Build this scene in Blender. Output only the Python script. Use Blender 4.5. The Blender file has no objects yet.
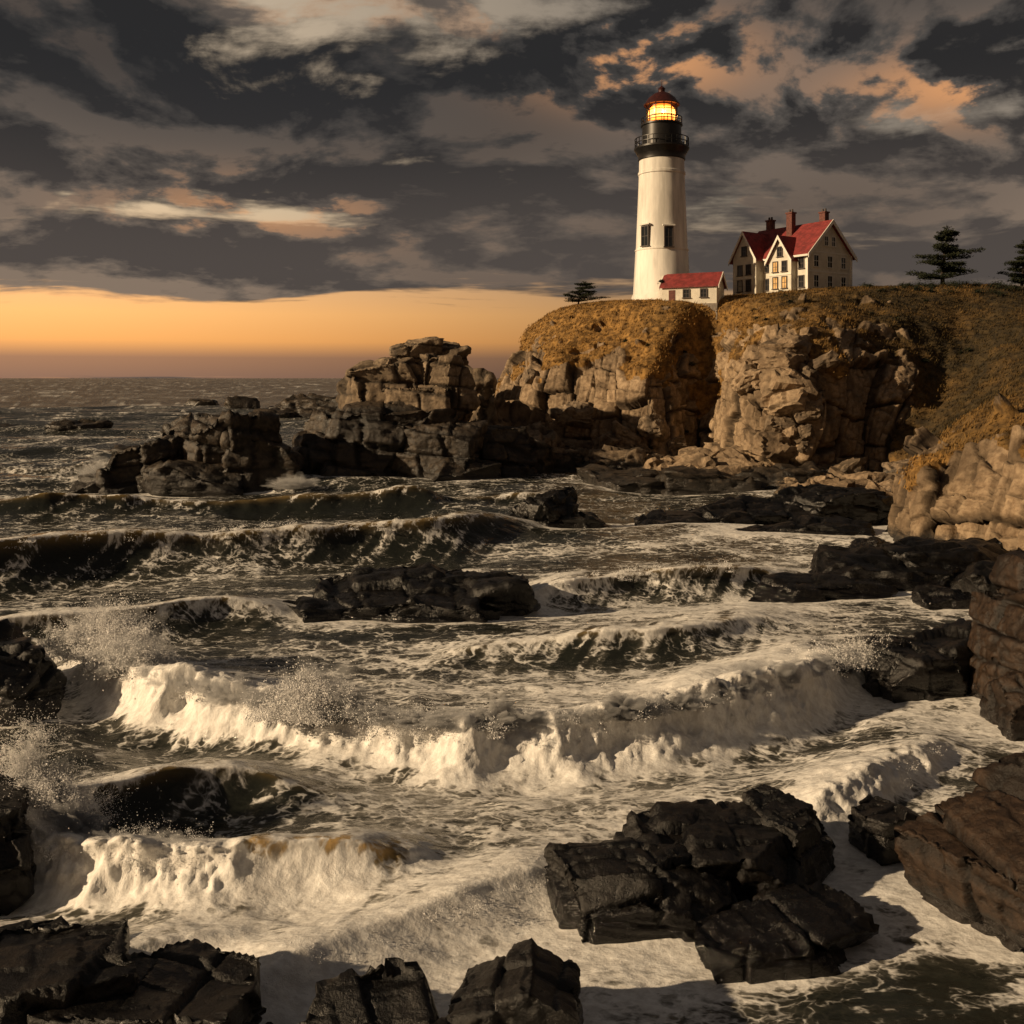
import bpy, bmesh, math, random, time
import numpy as np
from mathutils import Vector, Matrix
from mathutils.bvhtree import BVHTree
T0=time.time()
random.seed(7); RNG=np.random.default_rng(7)
scene=bpy.context.scene
scene.view_settings.view_transform='Standard'
scene.view_settings.look='None'
scene.view_settings.exposure=0
COL=scene.collection

# ------------------------------------------------------------------ noise
def U(a): return np.uint32(a & 0xffffffff)
def h32(ix,iy,iz,s):
    h=ix.astype(np.uint32)*U(374761393)+iy.astype(np.uint32)*U(668265263)+iz.astype(np.uint32)*U(1274126177)+U(s*974634777)
    h^=h>>U(13); h*=U(1274126177); h^=h>>U(16); h*=U(2246822519); h^=h>>U(15)
    return h
def hf(ix,iy,iz,s): return (h32(ix,iy,iz,s)&U(0xffffff)).astype(np.float32)/16777216.0
def vnoise(p,seed=0):
    f=np.floor(p); i=f.astype(np.int64); t=(p-f).astype(np.float32)
    t=t*t*t*(t*(t*6-15)+10)
    ix,iy,iz=i[:,0],i[:,1],i[:,2]; tx,ty,tz=t[:,0],t[:,1],t[:,2]
    r=0
    for dx in (0,1):
        for dy in (0,1):
            for dz in (0,1):
                w=(tx if dx else 1-tx)*(ty if dy else 1-ty)*(tz if dz else 1-tz)
                r=r+w*hf(ix+dx,iy+dy,iz+dz,seed)
    return r*2-1
def vnoise2(x,y,seed=0):
    fx=np.floor(x); fy=np.floor(y); ix=fx.astype(np.int64); iy=fy.astype(np.int64)
    tx=(x-fx).astype(np.float32); ty=(y-fy).astype(np.float32)
    tx=tx*tx*tx*(tx*(tx*6-15)+10); ty=ty*ty*ty*(ty*(ty*6-15)+10)
    z=np.zeros_like(ix); r=0
    for dx in (0,1):
        for dy in (0,1):
            r=r+(tx if dx else 1-tx)*(ty if dy else 1-ty)*hf(ix+dx,iy+dy,z,seed)
    return r*2-1
def fbm(p,o=4,seed=0,g=.5):
    r=0;a=1;s=0
    for k in range(o):
        r=r+a*vnoise(p*(2.03**k)+k*17.3,seed+k); s+=a; a*=g
    return r/s
def fbm2(x,y,o=4,seed=0,g=.5):
    r=0;a=1;s=0
    for k in range(o):
        c,sn=math.cos(k*1.1),math.sin(k*1.1); m=2.03**k
        r=r+a*vnoise2((x*c-y*sn)*m+k*13.7,(x*sn+y*c)*m+k*7.1,seed+k); s+=a; a*=g
    return r/s
def ridged2(x,y,o=4,seed=0,g=.5):
    r=0;a=1;s=0
    for k in range(o):
        c,sn=math.cos(k*.8),math.sin(k*.8); m=2.05**k
        n=vnoise2((x*c-y*sn)*m+k*13.7,(x*sn+y*c)*m+k*7.1,seed+k)
        r=r+a*(1-np.abs(n)*1.6)**2*np.sign(1-np.abs(n)*1.6); s+=a; a*=g
    return r/s
def sst(x,a,b):
    t=np.clip((x-a)/(b-a),0,1); return t*t*(3-2*t)

def brick(a,b,c,size,seed):
    """fracture cells: layers along c, staggered joints in a and b. returns id, distance to nearest joint"""
    q=np.stack([a/size[0],b/size[1],c/size[2]],1)
    w=.22*np.stack([vnoise(q*.7,seed+1),vnoise(q*.7+9,seed+2),vnoise(q*.7+19,seed+3)],1)
    q=q+w
    k=np.floor(q[:,2]).astype(np.int64); z=np.zeros_like(k)
    qa=(q[:,0]+hf(k,z,z,seed+5)*7)*(.7+.7*hf(k,z,z+1,seed+5))
    i=np.floor(qa).astype(np.int64)
    qb=(q[:,1]+hf(k,i,z,seed+6)*7)*(.7+.7*hf(k,i,z+1,seed+6))
    j=np.floor(qb).astype(np.int64)
    def fd(v,s): f=v-np.floor(v); return np.minimum(f,1-f)*s
    d=np.minimum(np.minimum(fd(qa,size[0]),fd(qb,size[1])),fd(q[:,2],size[2]))
    return h32(i,j,k,seed+7).astype(np.int64),d
def planarize(P,Nn,ids,strength,off,tilt,seed):
    u,inv=np.unique(ids,return_inverse=True); inv=inv.ravel(); n=len(u); cnt=np.bincount(inv,minlength=n).astype(float)
    c=np.stack([np.bincount(inv,P[:,k],n)/cnt for k in range(3)],1)
    m=np.stack([np.bincount(inv,Nn[:,k],n)/cnt for k in range(3)],1)
    rr=np.random.default_rng(seed); m/=np.linalg.norm(m,axis=1)[:,None]+1e-9
    m2=m+rr.normal(0,tilt,(n,3)); m2/=np.linalg.norm(m2,axis=1)[:,None]
    mi=m2[inv]; h=((P-c[inv])*mi).sum(1)
    o=rr.uniform(-off,off,n)
    return P-(strength*h)[:,None]*mi+mi*o[inv][:,None], mi, rr.random(n)[inv]

# ------------------------------------------------------------------ mesh
def mk(name,V,F,mats,attrs=None,smooth=True,parent=None,fm=None):
    V=np.asarray(V,np.float32);
    me=bpy.data.meshes.new(name)
    if isinstance(F,np.ndarray):
        n,k=F.shape
        me.vertices.add(len(V)); me.vertices.foreach_set('co',V.ravel())
        me.loops.add(n*k); me.loops.foreach_set('vertex_index',F.astype(np.int32).ravel())
        me.polygons.add(n); me.polygons.foreach_set('loop_start',np.arange(0,n*k,k,dtype=np.int32))
        me.update(calc_edges=True)
    else:
        me.from_pydata([tuple(v) for v in V],[],F); me.update()
    if not isinstance(mats,(list,tuple)): mats=[mats]
    for m in mats: me.materials.append(m)
    me.polygons.foreach_set('use_smooth',np.full(len(me.polygons),bool(smooth)))
    if fm is not None: me.polygons.foreach_set('material_index',np.asarray(fm,np.int32))
    for k,a in (attrs or {}).items():
        at=me.attributes.new(k,'FLOAT','POINT'); at.data.foreach_set('value',np.asarray(a,np.float32))
    ob=bpy.data.objects.new(name,me); COL.objects.link(ob)
    if parent: ob.parent=parent
    return ob
def gridF(nu,nv):
    i=np.arange(nu-1)[:,None]*nv+np.arange(nv-1)[None,:]
    i=i.ravel()
    return np.stack([i,i+nv,i+nv+1,i+1],1)
_ico={}
def ico(l):
    if l not in _ico:
        bm=bmesh.new(); bmesh.ops.create_icosphere(bm,subdivisions=l,radius=1)
        V=np.array([v.co[:] for v in bm.verts]); F=np.array([[v.index for v in f.verts] for f in bm.faces]); bm.free()
        V/=np.linalg.norm(V,axis=1)[:,None]
        _ico[l]=(V,F)
    return _ico[l]

# ------------------------------------------------------------------ node helper
class G:
    def __init__(s,nt): s.nt=nt; s.n=nt.nodes; s.l=nt.links
    def put(s,sock,v):
        if isinstance(v,bpy.types.NodeSocket): s.l.new(v,sock)
        elif v is not None: sock.default_value=v
    def m(s,op,a,b=None,c=None,clamp=False):
        n=s.n.new('ShaderNodeMath'); n.operation=op; n.use_clamp=clamp
        s.put(n.inputs[0],a)
        if b is not None: s.put(n.inputs[1],b)
        if c is not None: s.put(n.inputs[2],c)
        return n.outputs[0]
    def vm(s,op,a,b=None,scale=None):
        n=s.n.new('ShaderNodeVectorMath'); n.operation=op
        s.put(n.inputs[0],a)
        if b is not None: s.put(n.inputs[1],b)
        if scale is not None: s.put(n.inputs['Scale'],scale)
        return n.outputs[0]
    def mix(s,f,a,b,bt='MIX'):
        n=s.n.new('ShaderNodeMix'); n.data_type='RGBA'; n.blend_type=bt; n.clamp_factor=True
        s.put(n.inputs[0],f)
        for k,v in ((6,a),(7,b)):
            if isinstance(v,tuple) and len(v)==3: v=v+(1,)
            s.put(n.inputs[k],v)
        return n.outputs[2]
    def rng(s,v,a,b,c=0.,d=1.,t='SMOOTHSTEP'):
        n=s.n.new('ShaderNodeMapRange'); n.interpolation_type=t; n.clamp=True
        s.put(n.inputs[0],v)
        for k,x in zip((1,2,3,4),(a,b,c,d)): s.put(n.inputs[k],x)
        return n.outputs[0]
    def noise(s,v,sc,det=4,rough=.5,dist=0,out=0):
        n=s.n.new('ShaderNodeTexNoise'); s.put(n.inputs['Vector'],v); n.inputs['Scale'].default_value=sc
        n.inputs['Detail'].default_value=det; n.inputs['Roughness'].default_value=rough; n.inputs['Distortion'].default_value=dist
        return n.outputs[out]
    def vor(s,v,sc,feat='F1',out='Distance'):
        n=s.n.new('ShaderNodeTexVoronoi'); n.feature=feat; s.put(n.inputs['Vector'],v); n.inputs['Scale'].default_value=sc
        return n.outputs[out]
    def sep(s,v):
        n=s.n.new('ShaderNodeSeparateXYZ'); s.put(n.inputs[0],v); return n.outputs
    def comb(s,x,y,z):
        n=s.n.new('ShaderNodeCombineXYZ'); s.put(n.inputs[0],x); s.put(n.inputs[1],y); s.put(n.inputs[2],z); return n.outputs[0]
    def ramp(s,f,pts):
        n=s.n.new('ShaderNodeValToRGB'); s.put(n.inputs[0],f); e=n.color_ramp.elements
        while len(e)<len(pts): e.new(.5)
        for k,(p,c) in enumerate(pts):
            e[k].position=p; e[k].color=tuple(c)+(1,) if len(c)==3 else c
        return n.outputs[0]
    def attr(s,name):
        n=s.n.new('ShaderNodeAttribute'); n.attribute_name=name; return n.outputs['Fac']
    def geo(s,o='Position'): 
        n=s.n.new('ShaderNodeNewGeometry'); return n.outputs[o]
    def bump(s,h,st,dist,nrm=None):
        n=s.n.new('ShaderNodeBump'); s.put(n.inputs['Height'],h); n.inputs['Strength'].default_value=st; n.inputs['Distance'].default_value=dist
        if nrm is not None: s.put(n.inputs['Normal'],nrm)
        return n.outputs[0]
def mat(name):
    m=bpy.data.materials.new(name); m.use_nodes=True
    g=G(m.node_tree); b=m.node_tree.nodes['Principled BSDF']
    return m,g,b
def setp(g,b,**k):
    for n,v in k.items():
        n={'base':'Base Color','rough':'Roughness','normal':'Normal','metal':'Metallic','spec':'Specular IOR Level','emc':'Emission Color','ems':'Emission Strength','sss':'Subsurface Weight'}[n]
        if isinstance(v,tuple) and len(v)==3: v=v+(1,)
        g.put(b.inputs[n],v)
def simple(name,c,r=.6,noise=.25,sc=1.5,bump=.0,metal=0,streak=False):
    m,g,b=mat(name); P=g.geo()
    if streak: P=g.vm('MULTIPLY',P,(1,1,.15))
    n=g.noise(P,sc,4,.65)
    lo=tuple(x*(1-noise) for x in c); hi=tuple(min(1,x*(1+noise*.6)) for x in c)
    setp(g,b,base=g.mix(g.rng(n,.3,.7),lo,hi),rough=r,metal=metal)
    if bump: setp(g,b,normal=g.bump(g.noise(g.geo(),sc*6,3,.6),.6,bump))
    return m

# ------------------------------------------------------------------ rock materials (stain/tone/crack come from mesh attributes)
def rock_nodes(g,b,c_lo,c_hi,wet_z,wet,rdry,rwet,bs):
    P=g.geo(); z=g.sep(P)[2]
    mid=g.noise(P,2.0*bs,7,.68)
    c=g.mix(g.rng(mid,.32,.68),c_lo,c_hi)
    c=g.mix(g.m('MULTIPLY',g.attr('tone'),.45),c,tuple(x*.45 for x in c_lo))
    c=g.mix(g.m('MULTIPLY',g.attr('stain'),.8),c,tuple(x*.32 for x in c_lo))
    c=g.mix(g.m('MULTIPLY',g.attr('crack'),.9),c,tuple(x*.12 for x in c_lo))
    w=g.rng(g.m('ADD',z,g.m('MULTIPLY',g.m('SUBTRACT',mid,.5),wet_z*2)),wet_z*.5,wet_z*1.3,1.,0.)
    c=g.mix(w,c,g.mix(g.rng(mid,.3,.7),wet,tuple(x*2.2 for x in wet)))
    r=g.m('ADD',g.m('MULTIPLY',w,rwet-rdry),g.m('ADD',rdry,g.m('MULTIPLY',g.m('SUBTRACT',mid,.5),.5)))
    h=g.m('ADD',mid,g.m('MULTIPLY',g.noise(P,22*bs,3,.7),.13))
    return c,r,g.bump(h,1.,.16/bs)
def rock_mat(name,c_lo,c_hi,wet_z,wet=(.018,.016,.014),rdry=.8,rwet=.35,bs=1.,spec=.4):
    m,g,b=mat(name); c,r,n=rock_nodes(g,b,c_lo,c_hi,wet_z,wet,rdry,rwet,bs)
    setp(g,b,base=c,rough=r,normal=n,spec=spec)
    return m
M_cliff=rock_mat('granite_cliff',(.24,.165,.10),(.46,.345,.225),1.3,bs=.8)
M_stack=rock_mat('granite_stack',(.16,.115,.075),(.38,.29,.195),2.0,bs=.8)
M_mid=rock_mat('dark_granite',(.030,.024,.019),(.105,.080,.056),1.8,rdry=.45,bs=.9)
M_dark=rock_mat('wet_basalt',(.005,.0045,.004),(.0165,.013,.0105),.6,wet=(.0035,.003,.003),rdry=.34,rwet=.12,bs=2.4,spec=.5)
M_brown=rock_mat('brown_rock',(.020,.0125,.008),(.062,.037,.022),.6,wet=(.008,.006,.005),rdry=.45,rwet=.3,bs=2.0)

# ------------------------------------------------------------------ headland loft
S=[ # foot, mid, rim, slope, crest, behind, far
 [(30,215,0),(31,212,8),(32,209,13),(33,205,17),(35,200,21),(45,200,23),(70,215,23)],
 [(2,185,0),(4,184,8),(6,184,13),(9,185,17.5),(13,186,21.5),(24,195,23),(50,212,23)],
 [(-6,160,0),(-4,163,7),(-2,165,11.5),(.5,168,16),(4,172,20.8),(15,182,23.5),(42,208,24)],
 [(1.6,143,0),(1.7,146.0,7.6),(3.0,149,14.2),(5.6,155,19.2),(8.5,160,23.2),(18,174,24.5),(46,204,24.5)],
 [(11.7,133,0),(12.1,136.8,7.0),(13.2,141,12.8),(15.1,147,18.8),(17.2,152,23.4),(27,168,24.7),(52,200,25)],
 [(19.2,130,0),(19.4,133,7.4),(19.8,136,14.0),(21.7,142,19.4),(23.2,147,23.3),(33,163,25),(58,195,26)],
 [(26.0,137,0),(27.0,140,6.0),(27.6,142,11.5),(29.2,144.5,18.6),(30.8,147,23.4),(40,164,25.3),(64,192,26)],
 [(26.4,118,0),(27.6,121.5,8),(28.4,126,15.9),(32.4,136,20.6),(37.4,145,24.0),(48,163,25.6),(70,189,26)],
 [(32.5,113,0),(33.6,115,8.3),(34.4,118.5,15.8),(39,130,20.2),(45.5,144,24.6),(55,160,26),(80,184,26.5)],
 [(41.0,117,0),(42.4,118.8,6.5),(45.0,121,12.6),(49.5,130,18.4),(55.5,143,24.6),(65,158,26),(95,180,26.5)],
 [(40.5,108,0),(43.5,111,2.6),(48,116,6.2),(56.4,126,13),(68.3,141,23.4),(80,155,26),(112,174,26)],
 [(33.7,89,0),(36,91,2.2),(40,95,4.6),(50,105,8.5),(64,120,15.5),(82,138,21),(115,158,25)],
 [(27.4,73,0),(28.4,74,3.2),(29.8,76,5.6),(38,84,8.0),(50,97,11.5),(74,118,17),(116,142,23)],
 [(30.4,65.5,0),(31.2,66.3,3.5),(32.6,67.8,6.4),(40,75,8.8),(52,84,11),(76,100,16),(116,120,22)],
 [(34,57,0),(36,57.5,3.2),(38,58.5,6.2),(45,62,8.5),(58,66,11),(80,72,15),(116,80,20)],
 [(28,38,0),(30,38,2.5),(33,38,5),(40,38,8),(52,38,10),(76,38,14),(116,38,18)],
 [(18,13,0),(19.5,11.5,3),(21,9.5,5.5),(25,5,8.5),(32,-2,10),(45,-14,11),(80,-40,14)],
 [(2,10.5,0),(2,8.5,3.0),(2,6,6),(2,2.6,8.6),(2,-2,9.5),(4,-18,10),(10,-70,12)],
 [(-12,6,0),(-12,4,.8),(-12,2,1.3),(-12,-1,1.8),(-13,-6,2.2),(-16,-20,3),(-18,-70,6)],
 [(-50,-22,0),(-49,-24,1),(-48,-26,1.2),(-46,-30,1.6),(-44,-36,2),(-40,-46,3),(-30,-80,5)],
]
S=np.array(S,float)
toe=S[:,0]+(S[:,0]-S[:,1])*np.array([.8,.8,0]); toe[:,2]=-3.5
S=np.concatenate([toe[:,None],S],1)
def cr(A,ts):
    n=len(A); i=np.clip(np.floor(ts).astype(int),0,n-2); t=(ts-i)
    t=t.reshape((-1,)+(1,)*(A.ndim-1))
    p0=A[np.clip(i-1,0,n-1)];p1=A[i];p2=A[i+1];p3=A[np.clip(i+2,0,n-1)]
    return .5*((2*p1)+(-p0+p2)*t+(2*p0-5*p1+4*p2-p3)*t**2+(-p0+3*p1-3*p2+p3)*t**3)
us=[]
for i in range(len(S)-1):
    d=np.linalg.norm(S[i+1,1]-S[i,1]); dens=6.0 if 1<=i<=13 else 1.5
    n=max(4,int(d*dens)); us.append(i+np.arange(n)/n)
us=np.concatenate(us+[[len(S)-1]])
vs=[]
for j,n in enumerate([6,54,54,38,32,24,12]): vs.append(j+np.arange(n)/n)
vs=np.concatenate(vs+[[7]])
A=cr(S,us); A=np.swapaxes(A,0,1); A=cr(A,vs); Gd=np.swapaxes(A,0,1)
nu,nv=Gd.shape[:2]
du=np.gradient(Gd,axis=0); dv=np.gradient(Gd,axis=1)
N=np.cross(du,dv); N/=np.linalg.norm(N,axis=2)[...,None]+1e-9
P=Gd.reshape(-1,3).copy(); Nf=N.reshape(-1,3); vv=np.repeat(vs[None],nu,0).ravel(); uu=np.repeat(us[:,None],nv,1).ravel()
arc=np.concatenate([[0],np.cumsum(np.linalg.norm(np.diff(Gd[:,60],axis=0),axis=1))]); arc=np.repeat(arc[:,None],nv,1).ravel()
big=fbm(P*np.array([.13,.13,.04]),3,40)
nz=fbm(P*.22,4,50)
val=sst(uu,9.3,9.9)*(1-sst(uu,11.2,11.7))
edge=3.2+nz*1.6+.3*np.sin(uu*5)-1.9*val
rock=1-sst(vv,edge-.10,edge+.14)
outc=fbm(P*np.array([.3,.3,.5]),3,57); rock=np.maximum(rock,sst(outc,.34,.42)*(vv<4.7)*(vv>2.5)*(uu<9))
side=Nf.copy(); side[:,2]*=.35
P=P+side*(sst(5.-vv,0,1.6)*big*3.2)[:,None]
P0=P.copy(); Z0=np.zeros(len(P))
i1,d1=brick(arc*0+P[:,2],Z0,arc,(5.5,1e6,4.2),101)
i1=i1*7; P1,m1,t1=planarize(P,Nf,i1,.80,1.05,.09,1)
i2,d2=brick(P[:,2]+arc*.12,Z0,arc-P[:,2]*.10,(2.7,1e6,1.8),202)
P2,m2,t2=planarize(P1,m1,i1*31+i2,.70,.32,.09,2)
i3,d3=brick(P[:,2]-arc*.1,Z0,arc+P[:,2]*.15,(1.1,1e6,.8),303)
P3,m3,t3=planarize(P2,m2,i1*31+i2*17+i3,.45,.09,.06,3)
c1=np.exp(-(d1/.17)**2); c2=np.exp(-(d2/.10)**2)*(.35+.65*hf(i2,i1,i1*0,5)); c3=np.exp(-(d3/.06)**2)
P=P0+(P3-P0)*rock[:,None]-m2*(rock*(c1*.75+c2*.36+c3*.07))[:,None]
d=rock*fbm(P*1.1,4,60)*.24+(1-rock)*(fbm(P0*.25,4,70)*.9*sst(5.6-vv,0,1.2)+fbm(P0*1.1,3,75)*.18*sst(5.2-vv,0,1.2))
P=P+Nf*d[:,None]
crack=np.clip(c1+.7*c2+.25*c3,0,1)*rock
nearc=sst(uu,11.3,11.9)
st=sst(fbm(P0*np.array([.5,.5,.1]),4,90),-.02,.45); st=np.maximum(st*.8,sst(fbm(P0*.12,3,95),.1,.5)*.6)
st=np.clip(st+nearc*(.22+.5*np.clip(fbm(P0*np.array([.9,.9,.25]),4,98)+.1,0,1)),0,1)
def grass_cols(g,P):
    x,y,z=g.sep(P)
    n1=g.noise(P,.12,3,.6); n2=g.noise(P,1.0,6,.7)
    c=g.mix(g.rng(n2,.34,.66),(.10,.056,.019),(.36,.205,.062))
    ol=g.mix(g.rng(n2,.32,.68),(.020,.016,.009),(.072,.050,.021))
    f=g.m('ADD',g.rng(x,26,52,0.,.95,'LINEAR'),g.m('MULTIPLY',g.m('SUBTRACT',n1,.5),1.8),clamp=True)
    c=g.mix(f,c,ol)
    return c,n2
mt,g,b=mat('headland_ground')
rc,rr_,rn=rock_nodes(g,b,(.24,.165,.10),(.50,.375,.245),1.1,(.018,.016,.014),.8,.35,.8)
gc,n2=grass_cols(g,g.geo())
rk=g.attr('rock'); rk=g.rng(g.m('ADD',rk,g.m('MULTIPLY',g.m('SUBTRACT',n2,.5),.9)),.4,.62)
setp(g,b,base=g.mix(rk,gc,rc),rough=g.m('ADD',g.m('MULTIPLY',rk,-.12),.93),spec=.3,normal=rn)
land=mk('headland',P,gridF(nu,nv),mt,{'rock':rock,'crack':crack,'tone':t1*.4+t2*.6,'stain':st})
FOOT=Gd[:,6,:2]
print('headland',nu,nv,time.time()-T0)
bvh=BVHTree.FromPolygons(P.tolist(),gridF(nu,nv).tolist())
def ground(x,y,dflt=0):
    h=bvh.ray_cast(Vector((x,y,200)),Vector((0,0,-1)))
    return h[0].z if h[0] else dflt
sel=np.where((rock<.2)&(vv>2)&(vv<5.9)&(uu>2)&(uu<14.5))[0]
area=np.linalg.norm(np.cross(du,dv),axis=2).ravel()[sel]; pr=area/area.sum()
pick=RNG.choice(sel,32000,p=pr)
nb=4; base=np.repeat(P[pick],nb,0)+RNG.normal(0,.22,(len(pick)*nb,3))*np.array([1,1,.1])
hgt=RNG.uniform(.10,.32,len(base))*np.repeat(.5+.9*RNG.random(len(pick)),nb)
ang=RNG.uniform(0,6.28,len(base)); w=.04+.05*RNG.random(len(base))
lean=np.stack([.5+RNG.normal(0,.25,len(base)),RNG.normal(0,.3,len(base)),np.ones(len(base))],1)
r=np.stack([np.cos(ang)*w,np.sin(ang)*w,0*w-.0],1)
dn=np.array([0,0,-.08])
V=np.stack([base-r+dn,base+r+dn,base+lean*hgt[:,None]],1).reshape(-1,3)
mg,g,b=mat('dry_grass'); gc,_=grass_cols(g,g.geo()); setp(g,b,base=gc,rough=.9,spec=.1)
mk('grass',V,np.arange(len(V)).reshape(-1,3),mg,smooth=False)

# ------------------------------------------------------------------ rocks
ROCKS=[]
def rock_block(c,s,rot=0,tilt=(0,0),seed=0,lvl=5,cell=None,box=.75,amp=1.,k=60,an=(1.5,1.2,.75),nf=9):
    D,F=ico(lvl); rr=np.random.default_rng(seed+1000)
    pl=[]
    for ax in range(3):
        for sg in (-1,1):
            n=np.zeros(3); n[ax]=sg; n+=rr.normal(0,.17,3); pl.append((n/np.linalg.norm(n),rr.uniform(.84,1.0)))
    for q in range(nf):
        n=rr.normal(0,1,3); n/=np.linalg.norm(n); pl.append((n,rr.uniform(.92,1.15)*(.72+.38*box)))
    NN=np.array([n for n,h in pl]); HH=np.array([h for n,h in pl])
    T=np.maximum(D@NN.T/HH,0); fid=T.argmax(1)
    R=((T**k).sum(1))**(-1./k)
    s=np.array(s,float); V=D*R[:,None]*s
    fn=NN/s; fn/=np.linalg.norm(fn,axis=1)[:,None]; nrm=fn[fid]
    m=float(np.cbrt(s.prod())); cell=cell or m*.85
    r_=seed*3.7
    i1,d1=brick(V[:,0]+r_,V[:,1]+r_,V[:,2]+.1*V[:,0]+r_,tuple(cell*a for a in an),seed*5+11)
    W,m1,t1=planarize(V,nrm,i1*64+fid,.9,.10*m*amp,.07,seed)
    cs=cell*.42
    i2,d2=brick(V[:,0]+.2*V[:,1]+r_,V[:,1]+r_,V[:,2]+.14*V[:,1]+r_,tuple(cs*a for a in an),seed*5+12)
    W,m2,t2=planarize(W,m1,i1*64+fid+i2*97,.6,.028*m*amp,.05,seed+1)
    sel_=hf(i2,i1,i1*0,5)>.45
    c1=np.exp(-(d1/(.035*m))**2); c2=np.exp(-(d2/(.022*m))**2)*sel_
    W=W-m2*((c1*.07+c2*.028)*m)[:,None]
    wp=W+r_
    W=W+m2*(m*(.055*fbm(wp*(1.5/m),4,seed+5)+.014*fbm(wp*(8/m),3,seed+9)))[:,None]
    M=np.array((Matrix.Rotation(rot,3,'Z')@Matrix.Rotation(tilt[0],3,'X')@Matrix.Rotation(tilt[1],3,'Y')))
    W=W@M.T+np.array(c)
    st=sst(fbm(W*(1.1/m)*np.array([1,1,.3]),3,seed+15),0,.5)
    return W,F,np.clip(c1+.6*c2,0,1),t1*.5+.5*t2,st
def pack(name,L,m,smooth=True):
    Vs=[];Fs=[];C=[];Tn=[];St=[];o=0
    for W,F,c,t,s_ in L: Vs.append(W);Fs.append(F+o);C.append(c);Tn.append(t);St.append(s_);o+=len(W)
    return mk(name,np.concatenate(Vs),np.concatenate(Fs),m,{'crack':np.concatenate(C),'tone':np.concatenate(Tn),'stain':np.concatenate(St)},smooth=smooth)
def rock_obj(name,blocks,m,foam=True,smooth=True):
    for bl in blocks:
        if foam and bl['c'][2]-bl['s'][2]<.5:
            ROCKS.append((bl['c'][0],bl['c'][1],bl['s'][0]*.95,bl['s'][1]*.95,bl.get('rot',0)))
    return pack(name,[rock_block(**b_) for b_ in blocks],m,smooth)
def B(x,y,z,a,b_,c,rot=0,seed=0,lvl=5,**k): return dict(c=(x,y,z),s=(a,b_,c),rot=rot,seed=seed,lvl=lvl,**k)

rock_obj('sea_stack',[
 B(-13.5,126,9.8,6.4,5.5,6.2,.2,1,6,cell=3.6,box=.3,k=26),B(-8.4,124,9.8,4.0,4.4,6.0,.3,2,6,cell=3.8,box=.2,k=26),
 B(-18.0,125,8.5,3.8,4.2,4.4,.1,3,5,cell=2.8,box=.3,k=26),B(-12.5,121.5,7.5,5.,3.0,4.0,-.2,4,6,cell=3,box=.4),B(-12,125.5,15.2,3.3,3,1.9,.2,5,5,cell=2.4,box=.1,k=20),
 B(-8.0,127,14.4,2.6,3,1.9,.1,56,5,cell=2.4,box=.1,k=20),B(-15.8,124,13.0,2.0,2,1.6,.4,156,5,cell=2.,box=.1,k=20)],M_stack)
rock_obj('rock_outcrop',[
 B(-16,119,2.6,8.2,5.5,6.3,.1,6,6,cell=4),B(-9.5,117.5,2.2,6,4.5,5.0,-.2,7,6,cell=3.6),B(-21.5,119,1.5,5.,4.5,4.6,.3,8,5,cell=3),
 B(-3.5,121,1.6,5.5,4.5,4.4,.2,9,6,cell=3),B(1.5,124,1.2,3.6,4,3.4,.3,10,5,cell=2.4),B(-6,114.5,.4,4.4,3,2.6,.2,11,5,cell=2.5),
 B(-19,113.8,.2,3,2.4,1.8,.2,12,5)],M_mid)
rock_obj('rock_outcrop',[
 B(-33.5,113,1.9,6.8,5.5,6.2,.1,13,6,cell=3.4,tilt=(0,.12),box=.4),B(-39.5,112,1.0,6.0,4.6,4.2,.2,14,6,cell=3,box=.3,tilt=(0,-.25)),B(-28.5,111.5,1.2,5.0,4,4.8,.3,15,5,cell=3),
 B(-44.5,111,.2,3.6,3,1.8,.2,16,5,tilt=(0,-.2)),B(-35,108.5,.5,6,2.6,2.6,.05,17,5,cell=2.5)],M_mid)
rock_obj('rock_outcrop',[B(-3,138,3,5,5,6.5,.3,18,5,cell=3),B(-8,150,5,5,5,8.5,.3,19,5,cell=3),B(2.5,134,1.0,4.5,4,3.6,.2,20,5,cell=2.6),
 B(7.5,129,.6,4,3,2.4,.4,21,5,cell=2.2),B(13,126,.6,4.4,3,2.6,.1,22,5,cell=2.2)],M_stack)
rock_obj('skerry',[B(-60,300,1,12,8,5.5,.1,23,5,cell=4),B(-70,295,0,8,6,3,.1,24,4),B(-78,345,0,7,5,3,.1,25,4)],M_mid,False)
rock_obj('skerry',[B(-97,222,0,7,4,2.4,.1,26,5,cell=3),B(-112,226,-.2,5,3,1.6,.1,27,4)],M_mid,False)
rock_obj('skerry',[B(-56,150,0,4,2.5,1.8,.1,28,4),B(-50,160,0,3,2,1.4,.1,29,4),B(-100,372,0,7,4,4.5,.1,30,4),B(-130,420,0,8,4,3,.1,130,4)],M_mid,False)
rock_obj('sea_rock',[B(2.6,79,.4,2.9,2.4,2.7,.3,31,6,box=.1,cell=1.6,nf=14),B(4.9,79,.1,2.2,1.8,1.2,.1,32,5),B(.6,78.6,.0,1.8,1.5,1.2,.4,33,5),B(6.6,80,0,1.1,1,.7,.4,34,4)],M_dark)
rock_obj('sea_rock',[B(-5.6,51.5,.25,4.6,3.2,1.2,.12,35,6,cell=1.7,tilt=(.14,-.05)),B(-1.4,52.6,.4,2.6,2.6,1.15,.0,36,5,cell=1.3),B(-9.0,50.4,.05,2.2,1.9,.8,.3,37,5,cell=1.2),
 B(-4.0,49.2,.05,3.2,1.2,.7,.1,38,5,cell=1.),B(-3.6,53,.75,2.6,1.8,.85,.3,39,5,cell=1.2)],M_dark)
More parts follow.
